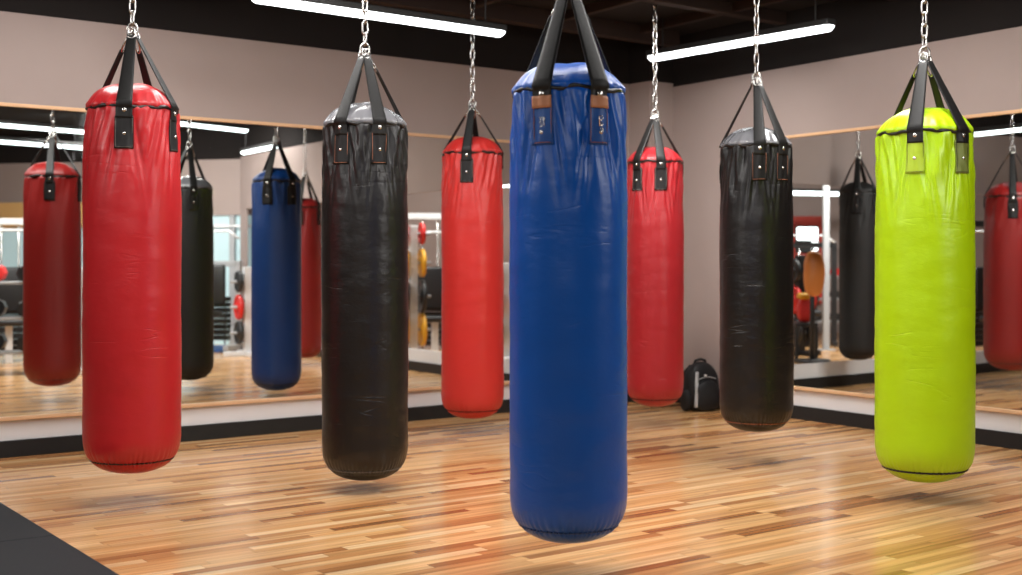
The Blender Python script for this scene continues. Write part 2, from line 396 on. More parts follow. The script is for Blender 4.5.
def make_bag(label, px, Z, R, ytop, ybot, yapex, mat, az, patches=None, cap=None, patch='patch_black', stitch='stitch_grey',
             ring='piping', seed=0, hi=True, band=None, emblem=False, group=None, bseam='piping', hs=.56, strapw=.07, xoff=0, topfold=1.25, ra_=.022, taper=.94):
    rng = random.Random(seed)
    base = P(px, Z); z0 = zat(ybot, Z); Lh = zat(ytop, Z) - z0; za = zat(yapex, Z) - z0
    rz = math.atan2(-base.x, base.y) * -1
    rz = math.atan2(base.y, base.x) - math.pi / 2
    t = thing('punching_bag', label, 'punching bag', (base.x, base.y, z0), rz, group)
    zs = Lh - hs * R; hb = .85 * R; rs = taper * R
    n = 256 if hi else 72
    ph = [rng.uniform(0, 6.28) for _ in range(12)]
    def base_r(z):
        if z < hb: r = R * sup(1 - z / hb, 2.6)
        else: r = R
        d = zs - z
        if d < .5:
            q = max(0, min(1, d / .5)); q = q * q * (3 - 2 * q); q = q ** .7
            r *= (rs / R) + (1 - rs / R) * q
        return r
    def disp(th, z):
        d = max(0, zs - z)
        w = 0
        for i, k in enumerate((5, 9, 13, 21, 29)):
            bend = 1.2 * d * math.sin(ph[i + 5] + i)
            w += (.5 if k < 10 else .42 if k < 20 else .34) * math.sin(k * (th + bend) + ph[i])
        env = math.exp(-d / .16) * .75 + .35 * math.exp(-((d - .16) / .12) ** 2)
        w = max(-1.2, min(1.2, w))
        o = .0115 * topfold * env * w * min(1, d / .02 + .3)
        # folds fan out below every strap patch
        for a in az:
            da = (th - math.radians(a) + math.pi) % (2 * math.pi) - math.pi
            if abs(da) < .9:
                near = math.exp(-(da * R / .05) ** 2)
                o *= 1 - .7 * near * math.exp(-d / .3)
                for sgn, kk in ((-1, .55), (1, .55), (-1, .2), (1, .25)):
                    x = da - sgn * (kk * .35 + .12 * d / .3 * (1 + kk))
                    o -= .0075 * topfold * math.exp(-(x / .045) ** 2) * math.exp(-((d - .2) / .16) ** 2)
        # gathers above and below the bottom seam
        zb = .29 * R
        g = math.exp(-((z - zb) / (.20 * R)) ** 2) if z > zb else math.exp(-((z - zb) / (.09 * R)) ** 2)
        s = abs(math.sin((26 if hi else 14) * th + ph[0] + 1.3 * math.sin(5 * th + ph[2]) + 9 * (z - zb) * math.sin(3 * th + ph[4]))) ** .55
        o += .0125 * g * (s - .85) * (.7 + .3 * math.sin(11 * th + ph[3]))
        o -= .006 * math.exp(-((z - zb) / .008) ** 2)
        if hi:
            v = Vector((math.sin(th) * R * 3, math.cos(th) * R * 3, z * 2.4 + seed * 7))
            o += .0038 * noise.noise(v) + .0016 * noise.noise(v * 3.1)
            if d > .2: o += .0016 * noise.noise(Vector((math.sin(th) * 1.2, math.cos(th) * 1.2, z * 14 + seed)))
        fade = min(1, z / (.1 * R))
        return o * fade
    def br(th, z): return base_r(z) + disp(th, z)
    def pt(th, r, z): return Vector((r * math.sin(th), -r * math.cos(th), z))
    # body
    zz = []
    nb = 26 if hi else 12
    for i in range(nb): zz.append(hb * (1 - math.cos(math.pi / 2 * i / nb)))
    k = 95 if hi else 20
    zz += [hb + (zs - hb - .5) * i / k for i in range(k)]
    k2 = 46 if hi else 20
    zz += [zs - .5 + .5 * i / k2 for i in range(k2 + 1)]
    bm = bmesh.new(); rings = []
    for z in zz:
        if z <= 1e-6: rings.append([bm.verts.new((0, 0, 0))]); continue
        rings.append([bm.verts.new(pt(2 * math.pi * j / n, br(2 * math.pi * j / n, z), z)) for j in range(n)])
    rings.append([bm.verts.new(pt(2 * math.pi * j / n, rs - .012, zs + .001)) for j in range(n)])
    for A_, B_ in zip(rings, rings[1:]):
        for j in range(n):
            q = list(dict.fromkeys([A_[j % len(A_)], A_[(j + 1) % len(A_)], B_[(j + 1) % n], B_[j]]))
            bm.faces.new(q)
    obj('bag_body', bm, mat, t)
    # top cap
    ch = Lh - zs
    def dome(r): return zs + ch * sup(min(1, r / rs), 1.95)
    bm = bmesh.new(); rings = []; m_ = 24 if hi else 10
    for i in range(m_ + 1):
        a = math.pi / 2 * i / m_
        r0, z = rs * math.sin(math.pi / 2 - a), None
        if i == m_: rings.append([bm.verts.new((0, 0, Lh))]); continue
        ring_ = []
        for j in range(n):
            th = 2 * math.pi * j / n
            f = (r0 / rs) ** 6 if i else 1; z_d = dome(r0) - zs
            r = r0 * (1 + .020 * topfold * f * (math.sin(17 * th + ph[4]) + .8 * math.sin(29 * th + ph[5]) + .5 * math.sin(7 * th + ph[6])) * .6) + (.006 * math.exp(-((z_d - .018) / .014) ** 2))
            zz_ = dome(r0) + .008 * math.sin(3 * th + ph[1]) * (r0 / rs) * (1 - (r0 / rs) ** 4) * 2
            ring_.append(bm.verts.new(pt(th, r, zz_)))
        rings.append(ring_)
    low = [bm.verts.new(pt(2 * math.pi * j / n, rs - .013, zs - .001)) for j in range(n)]
    rings.insert(0, low)
    for A_, B_ in zip(rings, rings[1:]):
        for j in range(n):
            q = list(dict.fromkeys([A_[j], A_[(j + 1) % n], B_[(j + 1) % len(B_)], B_[j % len(B_)]]))
            bm.faces.new(q)
    obj('top_cap', bm, cap or mat, t)
    # piping at the top seam, sewn seam at the bottom
    bm = bmesh.new()
    tube(bm, [pt(2 * math.pi * j / n, rs - .003 + .003 * math.sin(9 * 2 * math.pi * j / n + ph[7]), zs + .003 * math.sin(13 * 2 * math.pi * j / n + ph[9]) + .004 * math.sin(5 * 2 * math.pi * j / n + ph[8])) for j in range(n)], .0095, 8, True)
    obj('zip_piping', bm, ring, t)
    bm = bmesh.new(); zb = .29 * R
    if bseam == 'piping_thick':
        tube(bm, [pt(2 * math.pi * j / n, br(2 * math.pi * j / n, zb) + .002, zb) for j in range(n)], .0065, 6, True)
        obj('bottom_seam', bm, 'piping', t)
    else:
        nst = 64 if hi else 24
        for s in range(nst):
            a0, a1 = 2 * math.pi * s / nst, 2 * math.pi * (s + (.8 if hi else 1)) / nst
            tube(bm, [pt(a, br(a, zb) + .003, zb) for a in (a0, (a0 + a1) / 2, a1)], .0042, 5)
        obj('bottom_seam', bm, bseam, t)
    # straps
    pl, pw = .165, .095
    kk = 0
    for ai, a in enumerate(az):
        ar = math.radians(a)
        front = abs(((a + 180) % 360) - 180) < 100
        path = []
        zlow = zs - (.06 if front else .1)
        for i in range(7):
            z = zlow + (zs - .004 - zlow) * i / 6; path.append((br(ar, z) + .007, z))
        path.append((rs + .014, zs + .004))
        ra = ra_
        cand = [(rs * (1 - q / 60), dome(rs * (1 - q / 60)) + .009 + .010 * math.exp(-((dome(rs * (1 - q / 60)) - zs - .018) / .018) ** 2)) for q in range(0, 58)]
        bi = min(range(len(cand)), key=lambda i: (za - cand[i][1]) / (cand[i][0] - ra) if cand[i][0] > ra + .02 else 1e9)
        path += cand[2:bi + 1:2]
        p0 = path[-1]
        qe = 1.0 if front else .82
        for i in range(1, 13):
            q = qe * i / 12; path.append((p0[0] + (ra - p0[0]) * q, p0[1] + (za - p0[1]) * q))
        e = Vector((math.cos(ar), math.sin(ar), 0)); outw = Vector((math.sin(ar), -math.cos(ar), 0))
        rows = []
        for i, (r, z) in enumerate(path):
            pr = path[max(i - 1, 0)]; nx = path[min(i + 1, len(path) - 1)]
            tv = (outw * (nx[0] - pr[0]) + Vector((0, 0, nx[1] - pr[1]))).normalized()
            nv = e.cross(tv); nv = nv if nv.dot(outw) > 0 else -nv
            q = max(0, (z - zs) / (za - zs)); w = (strapw if front else .05) * (1 - .42 * q)
            row_ = []
            for c in range(7):
                x = (c / 6 - .5) * w
                if z < zs:   # hug the drum
                    th = ar + x / r; row_.append((pt(th, br(th, z) + .006, z), pt(th, 1, 0)))
                else:
                    drop = (1 - q) * (r - math.sqrt(max(r * r - x * x, 0))) if r > abs(x) else 0
                    row_.append((outw * (r - min(drop, .02)) + e * x + Vector((0, 0, z)), nv))
            rows.append(row_)
        bm = bmesh.new(); sgrid(bm, rows, .0045); st = obj('strap', bm, 'strap', t)
        # shackle joining strap end to the ring
        bm = bmesh.new()
        if front:
            c0 = outw * ra + Vector((0, 0, za + .010)); up_ = Vector((0, 0, 1)) * .026 - outw * .010; cw = .020
        else:
            e0 = outw * path[-1][0] + Vector((0, 0, path[-1][1])); e1 = outw * .006 + Vector((0, 0, za + .014)); c0 = (e0 + e1) / 2; up_ = (e1 - e0) * .62; cw = .014
        tube(bm, [c0 + e * (cw * math.cos(v)) + up_ * math.sin(v) for v in [2 * math.pi * j / 16 for j in range(16)]], .0048, 7, True)
        obj('strap_ring', bm, 'steel', st)
        if not front: continue
        pm = patches[ai] if patches and ai in patches else patch
        # sewn patch holding the strap end
        def prow(z, w, off):
            out = []
            for c in range(9):
                x = (c / 8 - .5) * w; th = ar + x / R
                out.append((pt(th, br(th, z) + off, z), pt(th, 1, 0)))
            return out
        z1, z2 = zs - .045, zs - .045 - pl
        bm = bmesh.new(); sgrid(bm, [prow(z2 + (z1 - z2) * i / 12, pw if i < 12 else pw * .9, .0025) for i in range(13)], .004)
        pa = obj('strap_patch', bm, pm, st)
        hw = pw / 2 - .007
        if hi:
            corners = []
            for (x0, za_, x1, zb_) in ((-hw, z2 + .007, hw, z2 + .007), (hw, z2 + .007, hw, z1 - .007), (hw, z1 - .007, -hw, z1 - .007), (-hw, z1 - .007, -hw, z2 + .007)):
                for i in range(10):
                    x, z = x0 + (x1 - x0) * i / 10, za_ + (zb_ - za_) * i / 10; th = ar + x / R
                    corners.append(pt(th, br(th, z) + .0068, z))
            bm = bmesh.new(); tube(bm, corners, .0014, 5, True); obj('stitching', bm, stitch, pa)
        if band:
            bm = bmesh.new(); sgrid(bm, [prow(zs - .075 + .045 * i / 4, strapw * 1.08, .0115) for i in range(5)], .003); obj('leather_band', bm, band, pa)
        spots = [(0, zs - .022, .011), (0, z2 + pl * .45, .0085)] if not emblem else [(0, zs - .022, .013), (0, z2 + .045, .008)]
        for (x, z, rr) in spots:
            th = ar + x / R; c0 = pt(th, br(th, z) + (.011 if z > zs - .06 else .006), z); o_ = pt(th, 1, 0)
            bm = bmesh.new()
            lathe(bm, [(rr, 0), (rr, .001), (rr * .75, .003), (0, .004)], 12, Matrix.Translation(c0) @ o_.to_track_quat('Z', 'Y').to_matrix().to_4x4())
            obj('rivet', bm, 'rivet', pa)
        if emblem:
            bm = bmesh.new()
            def gl(pts, closed=False):
                q = []
                for x, z in pts:
                    th = ar + x / R; q.append(pt(th, br(th, z2 + z) + .0072, z2 + z))
                tube(bm, q, .0022, 5, closed)
            if kk == 0:
                gl([(-.013, .098), (-.002, .102), (-.004, .088), (-.010, .080), (.002, .078), (.004, .070), (-.008, .064)])
                gl([(.010, .100), (.015, .094), (.011, .088), (.006, .094)], True)
                gl([(.012, .086), (.013, .068)])
            else:
                gl([(-.006, .066), (-.006, .104), (.006, .106), (.010, .098), (.004, .090), (-.006, .088)])
                gl([(.002, .082), (.009, .076), (.004, .068), (-.003, .074)], True)
                gl([(.004, .062), (.010, .054), (.004, .046), (-.002, .054)], True)
            obj('emblem', bm, 'rivet', pa)
            kk += 1
    # main ring, chain and ceiling hook
    chn = D.objects.new('chain', None); C.objects.link(chn); chn.parent = t; chn.location = (0, 0, za)
    bm = bmesh.new(); tube(bm, [(.024 * math.cos(v), 0, .034 + .032 * math.sin(v)) for v in [2 * math.pi * j / 18 for j in range(18)]], .006, 8, True)
    obj('main_ring', bm, 'steel', chn)
    z = .034 + .032 + .020 + .003; i = 0; topz = CEIL - z0 - za
    while z < topz - .03:
        o = D.objects.new('chain_link', LINK); C.objects.link(o); o.parent = chn
        o.location = (0, 0, z); o.rotation_euler = (0, 0, .5 + (math.pi / 2) * (i % 2 == 0) + rng.uniform(-.2, .2)); z += PITCH; i += 1
    bm = bmesh.new(); zt = z - PITCH + .028
    tube(bm, [(0, 0, zt), (0, 0, topz)], .006, 8); lathe(bm, [(0, topz - .012), (.045, topz - .012), (.05, topz), (0, topz)], 20)
    obj('ceiling_hook', bm, 'steel', chn)
    return t

make_bag('large royal blue punching bag hanging nearest the camera in the centre', 568.5, 4.87, .225, 64, 540, -4, 'blue', (-27, 32, 124, 236),
         patch='patch_blue', stitch='stitch_tan', band='tan', emblem=True, seed=1, bseam='blue_dark', strapw=.08, hs=.52, ra_=.04)
make_bag('red punching bag at front left with black strap patches, nearest of the red ones', 132.5, 6.36, .239, 84, 472, 36, 'red', (-10, 64, 150, 232),
         seed=2, stitch='stitch_grey', bseam='piping', strapw=.078, taper=.91)
make_bag('lime green punching bag with black seam at right', 924.5, 6.43, .243, 108, 481, 60, 'green', (-11, 50, 150, 230),
         patch='patch_green', patches={1: 'patch_olive'}, stitch='stitch_dark', seed=3, bseam='piping_thick', strapw=.078, hs=.56)
make_bag('black punching bag with grey sheen painted on top, left of centre in front of mirror', 365, 6.70, .227, 103, 479, 56, 'black', (-35, 20, 110, 210),
         cap='cap_sheen', stitch='stitch_tan', seed=4, bseam='stitch_grey', strapw=.075)
make_bag('bright red punching bag hanging between the left black bag and the blue bag', 472.5, 8.89, .218, 137, 418, 109, 'red_bright', (-11, 100, 170, 250),
         seed=5, bseam='stitch_red', topfold=1.0)
make_bag('red punching bag near the corner, between the blue bag and the backpack', 655, 9.27, .2085, 147, 406, 119, 'red_deep', (12, -40, 110, 215),
         seed=6, bseam='stitch_red', topfold=1.0)
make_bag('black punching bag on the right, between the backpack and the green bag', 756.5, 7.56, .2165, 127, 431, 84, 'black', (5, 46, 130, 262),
         cap='cap_sheen', stitch='stitch_tan', seed=7, bseam='stitch_tan', strapw=.072)
# the ones the mirrors show
make_bag('dimmed red punching bag seen in the left mirror at far left', 52.5, 11.06, .24, 162, 386, 135, 'red_dimmed', (-6, 75, 160, 250), seed=8, hi=False)
make_bag('black punching bag seen in the left mirror right beside the front red bag', 189.5, 12.1, .225, 176, 380, 148, 'black_dull', (10, -60, 130, 220), cap='cap_sheen', seed=9, hi=False)
make_bag('dimmed blue punching bag seen in the left mirror', 276.5, 11.3, .22, 168, 390, 143, 'blue_dark', (-22, 40, 140, 220), seed=10, hi=False, bseam='piping_thick')
make_bag('small dimmed red punching bag seen in mirror, half hidden behind the left black bag', 305, 15.0, .20, 198, 358, 175, 'red_dimmed', (-20, 60, 150, 230), seed=11, hi=False)
make_bag('small black punching bag seen in the right mirror beside the green bag', 858, 12.1, .177, 182, 360, 158, 'black_dull', (-4, 70, 150, 250), seed=12, hi=False)
make_bag('dimmed red punching bag seen in the right mirror at far right edge', 1012, 12.0, .255, 182, 370, 152, 'red_dimmed', (2, 80, 170, 260), seed=13, hi=False)

# ------------------------------------------------------------------ tube lamps
def lamp(label, p0, p1, w=.07, mat='lamp', rods=True):
    p0, p1 = Vector(p0), Vector(p1); p1.z = p0.z; d = p1 - p0; ln = d.length
    t = thing('tube_lamp', label, 'ceiling lamp', (p0 + p1) / 2, math.atan2(d.y, d.x))
    bm = bmesh.new()
    # rounded bar diffuser
    prof = [(w / 2 * math.cos(a), w * .42 * math.sin(a)) for a in [math.pi + math.pi * j / 10 for j in range(11)]]
    A_ = []
    for x, s in ((-ln / 2, .55), (-ln / 2 + .03, 1), (ln / 2 - .03, 1), (ln / 2, .55)):
        A_.append([bm.verts.new((x, y * s, z * s)) for y, z in prof])
    for a, b2 in zip(A_, A_[1:]):
        for j in range(10): bm.faces.new((a[j], a[j + 1], b2[j + 1], b2[j]))
        bm.faces.new((a[0], b2[0], b2[10], a[10]))
    bm.faces.new(A_[0]); bm.faces.new(A_[-1])
    obj('diffuser', bm, mat, t, False)
    bm = bmesh.new(); box(bm, -ln / 2, ln / 2, -w * .52, w * .52, .001, .045, .008); obj('housing', bm, 'housing', t, False)
    for sx_ in (-.42, .42):
        bm = bmesh.new(); cyl(bm, (ln * sx_, 0, .04), (ln * sx_, 0, CEIL - p0.z), .006, 8); obj('hanging_rod', bm, 'housing', t)
    return t
def lamp_px(label, a, b_, z, **k):
    q = []
    for px, py in (a, b_):
        Z = (z - CAMH) * F / (HY - py); q.append(P(px, Z, z))
    return lamp(label, *q, **k)
lamp_px('bright white tube lamp hanging above the left wall, over the left black bag', (252, -4), (503, 32), 2.80, w=.095)
lamp_px('bright white tube lamp hanging above the right wall, beside the right black bag chain', (650, 57), (832, 25), 2.86, w=.10)
lamp_px('upper white tube lamp seen in left mirror at far left', (-60, 119), (86, 131), 2.85, mat='lamp_far', w=.09)
lamp_px('lower white tube lamp seen in left mirror at far left', (-60, 136), (86, 147), 2.72, mat='lamp_far', w=.09)
lamp_px('white tube lamp seen in left mirror above the mirrored black bag', (150, 119), (247, 130), 2.85, mat='lamp_far', w=.09)
lamp_px('short white tube lamp seen in left mirror above the mirrored blue bag', (243, 152), (278, 145), 2.72, mat='lamp_far', w=.09)
lamp_px('white tube lamp seen in the right mirror behind the green bag', (940, 137), (1060, 124), 2.5, mat='lamp_far', w=.08)
lamp_px('white tube lamp seen low in right mirror beside the right black bag', (770, 191), (868, 193), 2.3, mat='lamp_far', w=.13)
lamp_px('white tube lamp seen in left mirror beside the bright red bag', (414, 186), (520, 184), 2.2, mat='lamp_far', w=.09)

# ------------------------------------------------------------------ backpack
bx_ = P(702, 10.27)
t = thing('backpack', 'black backpack with grey reflective stripe standing against the wall', 'backpack', (bx_.x + .0, bx_.y + .05, 0), .42)
def blob(sx_, sy, sz, exp=4, n=40, m_=26, zc=0, top=.0, cx=0, cy=0, seed=0):
    bm = bmesh.new(); rings = []
    for i in range(m_ + 1):
        v = -math.pi / 2 + math.pi * i / m_; r = []
        for j in range(n):
            u = 2 * math.pi * j / n
            f = lambda c, e: math.copysign(abs(c) ** (2 / e), c)
            x, y, z = f(math.cos(v), exp) * f(math.cos(u), exp), f(math.cos(v), exp) * f(math.sin(u), exp), f(math.sin(v), exp)
            tp = 1 - top * max(0, z) ** 2
            p = Vector((x * sx_ * tp, y * sy * (1 - top * .8 * max(0, z)), z * sz))
            p += p.normalized() * .010 * noise.noise(p * 9 + Vector((seed, 0, 0)))
            r.append(bm.verts.new(p + Vector((cx, cy, zc))))
        rings.append(r)
    for a, b2 in zip(rings, rings[1:]):
        for j in range(n): bm.faces.new((a[j], a[(j + 1) % n], b2[(j + 1) % n], b2[j]))
    bmesh.ops.remove_doubles(bm, verts=bm.verts, dist=1e-5)
    return bm
def clampz(bm, z=0.0):
    for v in bm.verts: v.co.z = max(v.co.z, z)
    return bm
obj('pack_body', clampz(blob(.145, .085, .2, 3.6, zc=.192, top=.28, seed=1)), 'nylon', t)
obj('front_pocket', clampz(blob(.105, .05, .125, 3.6, zc=.13, top=.25, cy=-.085, seed=3)), 'nylon', t)
for s in (-1, 1):
    obj('side_pocket', clampz(blob(.03, .06, .085, 3, 24, 16, zc=.09, cx=s * .145, seed=4 + s)), 'nylon', t)
bm = bmesh.new(); tube(bm, [(-.055, .02, .375), (-.045, .015, .405), (0, .01, .418), (.045, .015, .405), (.055, .02, .375)], .011, 8); obj('carry_handle', bm, 'nylon', t)
bm = bmesh.new()
rows = []
for i in range(12):
    q = i / 11; z = .04 + .28 * q; x = -.118 + .040 * q ** 1.5; y = -.112 + .05 * q ** 2
    if z > .24: y = -.085 + .02 * (z - .24) / .08
    rows.append([(Vector((x - .014, y + .003, z)), Vector((0, -1, 0))), (Vector((x + .010, y - .004, z)), Vector((0, -1, 0)))])
sgrid(bm, rows, .004); obj('reflective_stripe', bm, 'reflective', t)
bm = bmesh.new(); tube(bm, [(-.08 + .01 * i, -.092 - .004 * math.sin(math.pi * i / 16), .262 + .018 * math.sin(math.pi * i / 16)) for i in range(17)], .004, 6); obj('zip', bm, 'gym_steel', t)
bm = bmesh.new(); box(bm, -.03, -.012, -.106, -.09, .285, .30, .003); obj('logo_tab', bm, 'gym_white', t)
for s in (-1, 1):
    bm = bmesh.new(); tube(bm, [(s * .06, .06, .36), (s * .09, .115, .30), (s * .10, .12, .18), (s * .09, .09, .06)], .014, 8); obj('shoulder_strap', bm, 'nylon', t)

# ------------------------------------------------------------------ gym equipment the mirrors show
def dumbbell_bm(R=.055, ln=.13, hex_=6):
    bm = bmesh.new(); cyl(bm, (-.06, 0, 0), (.06, 0, 0), .014, 10); 
    return bm
def dumbbell(loc, rz, label, mat='gym_black', s=1, group=None):
    t = thing('dumbbell', label, 'dumbbell', loc, rz, group)
    bm = bmesh.new(); cyl(bm, (-.09 * s, 0, .06 * s), (.09 * s, 0, .06 * s), .015 * s, 10); obj('handle', bm, 'gym_white', t)
    for k_ in (-1, 1):
        bm = bmesh.new(); cyl(bm, (k_ * .06 * s, 0, .06 * s), (k_ * .15 * s, 0, .06 * s), .06 * s, 8); obj('weight_head', bm, mat, t, False)
def rack(loc, rz, w, label, shelves=(.25, .6, .95), mat='gym_white', h=1.05):
    t = thing('dumbbell_rack', label, 'rack', loc, rz)
    for s in (-1, 1):
        bm = bmesh.new(); box(bm, s * w / 2 - .03, s * w / 2 + .03, -.05, .05, 0, h, .006); box(bm, s * w / 2 - .03, s * w / 2 + .03, -.28, .28, 0, .06, .006)
        obj('upright', bm, mat, t, False)
    for z in shelves:
        bm = bmesh.new(); box(bm, -w / 2 + .03, w / 2 - .03, -.15, .15, z - .03, z, .006); obj('shelf', bm, 'gym_steel', t, False)
    return t
def fill(loc, rz, w, shelves, n, label, group, colors=('gym_black',), sc_=1):
    c, s = math.cos(rz), math.sin(rz); q = 0
    for z in shelves:
        for i in range(n):
            x = -w / 2 + .16 + (w - .32) * i / max(1, n - 1)
            dumbbell((loc[0] + c * x, loc[1] + s * x, z), rz + math.pi / 2, label, colors[q % len(colors)], sc_, group); q += 1
def plate_tree(loc, rz, label, posth=1.4, plates=((.45, .2, 'gym_black'), (.8, .17, 'gym_yellow'), (1.15, .15, 'gym_black')), mat='gym_white', where=''):
    t = thing('weight_plate_rack', label, 'rack', loc, rz)
    bm = bmesh.new(); box(bm, -.05, .05, -.05, .05, .05, posth, .008); obj('post', bm, mat, t, False)
    bm = bmesh.new(); box(bm, -.3, .3, -.05, .05, 0, .06, .008); box(bm, -.05, .05, -.3, .3, 0, .06, .008); obj('foot', bm, mat, t, False)
    M_ = Matrix.Translation(loc) @ Matrix.Rotation(rz, 4, 'Z')
    for z, r, pm in plates:
        bm = bmesh.new(); cyl(bm, (-.22, 0, z), (.22, 0, z), .02, 10); obj('peg', bm, 'gym_steel', t)
        for s in (-1, 1):
            bm = bmesh.new()
            T = Matrix.Rotation(math.pi / 2, 4, 'Y')
            lathe(bm, [(.024, -.025), (r * .4, -.025), (r * .45, -.015), (r * .8, -.015), (r * .85, -.025), (r, -.02), (r, .02), (r * .85, .025), (r * .8, .015), (r * .45, .015), (r * .4, .025), (.024, .025), (.024, -.025)], 28, T)
            o = obj('weight_plate', bm, pm); o.matrix_world = M_ @ Matrix.Translation((s * .11, 0, z))
            colr = {'gym_black': 'black', 'gym_yellow': 'yellow', 'gym_red': 'red'}[pm]
            hgt = 'lowest' if z == plates[0][0] else ('top' if z == plates[-1][0] else 'middle')
            tag(o, '%s weight plate on the %s peg of the rack %s' % (colr, hgt, where), 'weight plate', '%s plates on %s peg %s' % (colr, hgt, where))
def bench(loc, rz, label, pad='gym_black', frame='gym_white'):
    t = thing('weight_bench', label, 'bench', loc, rz)
    bm = bmesh.new(); box(bm, -.14, .14, -.55, .25, .42, .5, .025); obj('seat_pad', bm, pad, t)
    bm = bmesh.new(); box(bm, -.14, .14, 0, .75, -.04, .04, .025)
    for v in bm.verts: v.co = Matrix.Translation((0, .25, .48)) @ Matrix.Rotation(.9, 4, 'X') @ v.co
    obj('back_pad', bm, pad, t)
    bm = bmesh.new(); box(bm, -.03, .03, -.5, .6, .34, .42, .008); obj('rail', bm, frame, t, False)
    for y in (-.48, .5):
        bm = bmesh.new(); box(bm, -.03, .03, y - .03, y + .03, .03, .36, .006); box(bm, -.28, .28, y - .03, y + .03, 0, .05, .006); obj('leg', bm, frame, t, False)
def ball(loc, r, label, mat):
    bm = bmesh.new(); bmesh.ops.create_icosphere(bm, subdivisions=4, radius=r)
    for v in bm.verts:
        if abs(v.co.z) < .012 * r / .2: v.co *= .985
        v.co.z = max(v.co.z, -r * .97)
    o = obj('medicine_ball', bm, mat, loc=(loc[0], loc[1], loc[2] + r * .97)); tag(o, label, 'ball')
def cable_machine(loc, rz, label, frame='gym_steel', pad='gym_black', w=.9, h=1.75):
    t = thing('cable_machine', label, 'exercise machine', loc, rz)
    for s in (-1, 1):
        bm = bmesh.new(); box(bm, s * w / 2 - .04, s * w / 2 + .04, -.05, .05, 0, h, .008); box(bm, s * w / 2 - .04, s * w / 2 + .04, -.4, .4, 0, .07, .008); obj('upright', bm, frame, t, False)
    bm = bmesh.new(); box(bm, -w / 2, w / 2, -.05, .05, h - .08, h, .008); obj('crossbar', bm, frame, t, False)
    for i in range(8):
        bm = bmesh.new(); box(bm, -.16, .16, -.07, .07, .12 + i * .075, .185 + i * .075, .008); obj('weight_block', bm, 'gym_black', t, False)
    for s in (-.1, .1):
        bm = bmesh.new(); cyl(bm, (s, 0, .05), (s, 0, h - .04), .012, 8); obj('guide_rod', bm, 'steel', t)
    bm = bmesh.new(); box(bm, -.2, .2, -.62, -.26, .45, .53, .03); obj('seat_pad', bm, pad, t)
    bm = bmesh.new(); box(bm, -.04, .04, -.5, -.42, 0, .46, .006); obj('seat_post', bm, frame, t, False)
    bm = bmesh.new(); box(bm, -.18, .18, -.2, -.12, .6, 1.15, .03); obj('back_pad', bm, pad, t)
    bm = bmesh.new(); tube(bm, [(-.4, -.2, 1.5), (-.25, -.2, 1.6), (.25, -.2, 1.6), (.4, -.2, 1.5)], .017, 8); obj('pull_bar', bm, 'gym_white', t)

# left edge of the left mirror
p = P(12, 13.7)
rack((p.x, p.y, 0), .1, 1.5, 'white dumbbell rack seen in the left mirror at the photo edge', (.25, .62, 1.0), h=1.15)
fill((p.x, p.y, 0), .1, 1.5, (.25, .62, 1.0), 4, 'dumbbell on the rack at the far left of the left mirror', 'dumbbells on the far left rack', ('gym_black', 'gym_black', 'gym_black', 'gym_steel', 'gym_red'), 1.55)
p = P(10, 15.6); cable_machine((p.x, p.y, 0), .35, 'white framed exercise machine behind the far left dumbbell rack', 'gym_white')
p = P(84, 16); bench((p.x, p.y, 0), .6, 'black weight bench seen between the two leftmost red bags')
# between mirrored black and blue bags
p = P(230, 17.5)
bm = bmesh.new(); box(bm, -1.4, 1.4, -.5, .5, 0, .03, .008); o = obj('exercise_mat', bm, 'gym_blue', loc=(-5.15, 17.75, 0), smooth=False); o.rotation_euler = (0, 0, -.22); tag(o, 'blue exercise mat seen in left mirror below the black equipment', 'mat')
p = P(218, 17.3); cable_machine((p.x, p.y, .03), -.22, 'black padded exercise machine seen between mirrored black and blue bags', 'gym_steel', h=1.2, w=.6)
p = P(247, 16.4); plate_tree((p.x, p.y, 0), .5, 'plate rack with black and red plates beside the mirrored blue bag', 1.15, ((.3, .15, 'gym_black'), (.63, .16, 'gym_red'), (.96, .14, 'gym_black')), where='beside the mirrored blue bag')
# between left black bag and bright red bag
p = P(413, 15.2); plate_tree((p.x, p.y, 0), .3, 'white plate rack with yellow plates between left black and bright red bags', 1.65, ((.4, .2, 'gym_yellow'), (.8, .2, 'gym_black'), (1.2, .17, 'gym_yellow'), (1.55, .13, 'gym_red')), where='left of the bright red bag')
p = P(430, 16.6); cable_machine((p.x, p.y, 0), .2, 'white framed exercise machine seen left of the bright red bag', 'gym_white', h=1.85, w=.35 * 2)
p = P(507, 15.5); plate_tree((p.x, p.y, 0), .1, 'plate rack with red plates between the bright red and blue bags', 1.2, ((.35, .165, 'gym_black'), (.72, .165, 'gym_red'), (1.05, .14, 'gym_black')), where='left of the blue bag')
# right mirror
p = P(806, 18.6)
cable_machine((p.x, p.y, 0), -.2, 'black exercise machine seen in right mirror beside right black bag', 'gym_black', w=.8, h=1.5)
p = P(800, 16.5); plate_tree((p.x, p.y, 0), .4, 'black plate rack seen in right mirror beside right black bag', 1.3, ((.3, .19, 'gym_black'), (.72, .18, 'gym_red'), (1.1, .16, 'gym_black')), 'gym_black', where='in the right mirror')
p = P(814, 15.2)
t = thing('strike_shield', 'orange padded strike shield on a black stand seen in the right mirror', 'strike shield', (p.x, p.y, 0), .2)
obj('pad', blob(.13, .07, .27, 2.6, 32, 20, zc=1.07, seed=9), 'gym_orange', t)
bm = bmesh.new(); cyl(bm, (0, .05, .03), (0, .05, 1.1), .03, 10); obj('stand_post', bm, 'gym_black', t)
bm = bmesh.new(); cyl(bm, (0, .05, 0), (0, .05, .04), .22, 24); obj('stand_base', bm, 'gym_black', t)
p = P(804, 15.6)
t = thing('bag_stand', 'black stand holding a red bag with yellow top in the right mirror', 'stand', (p.x, p.y, 0))
bm = bmesh.new(); box(bm, -.14, .14, -.14, .14, .42, .47, .01)
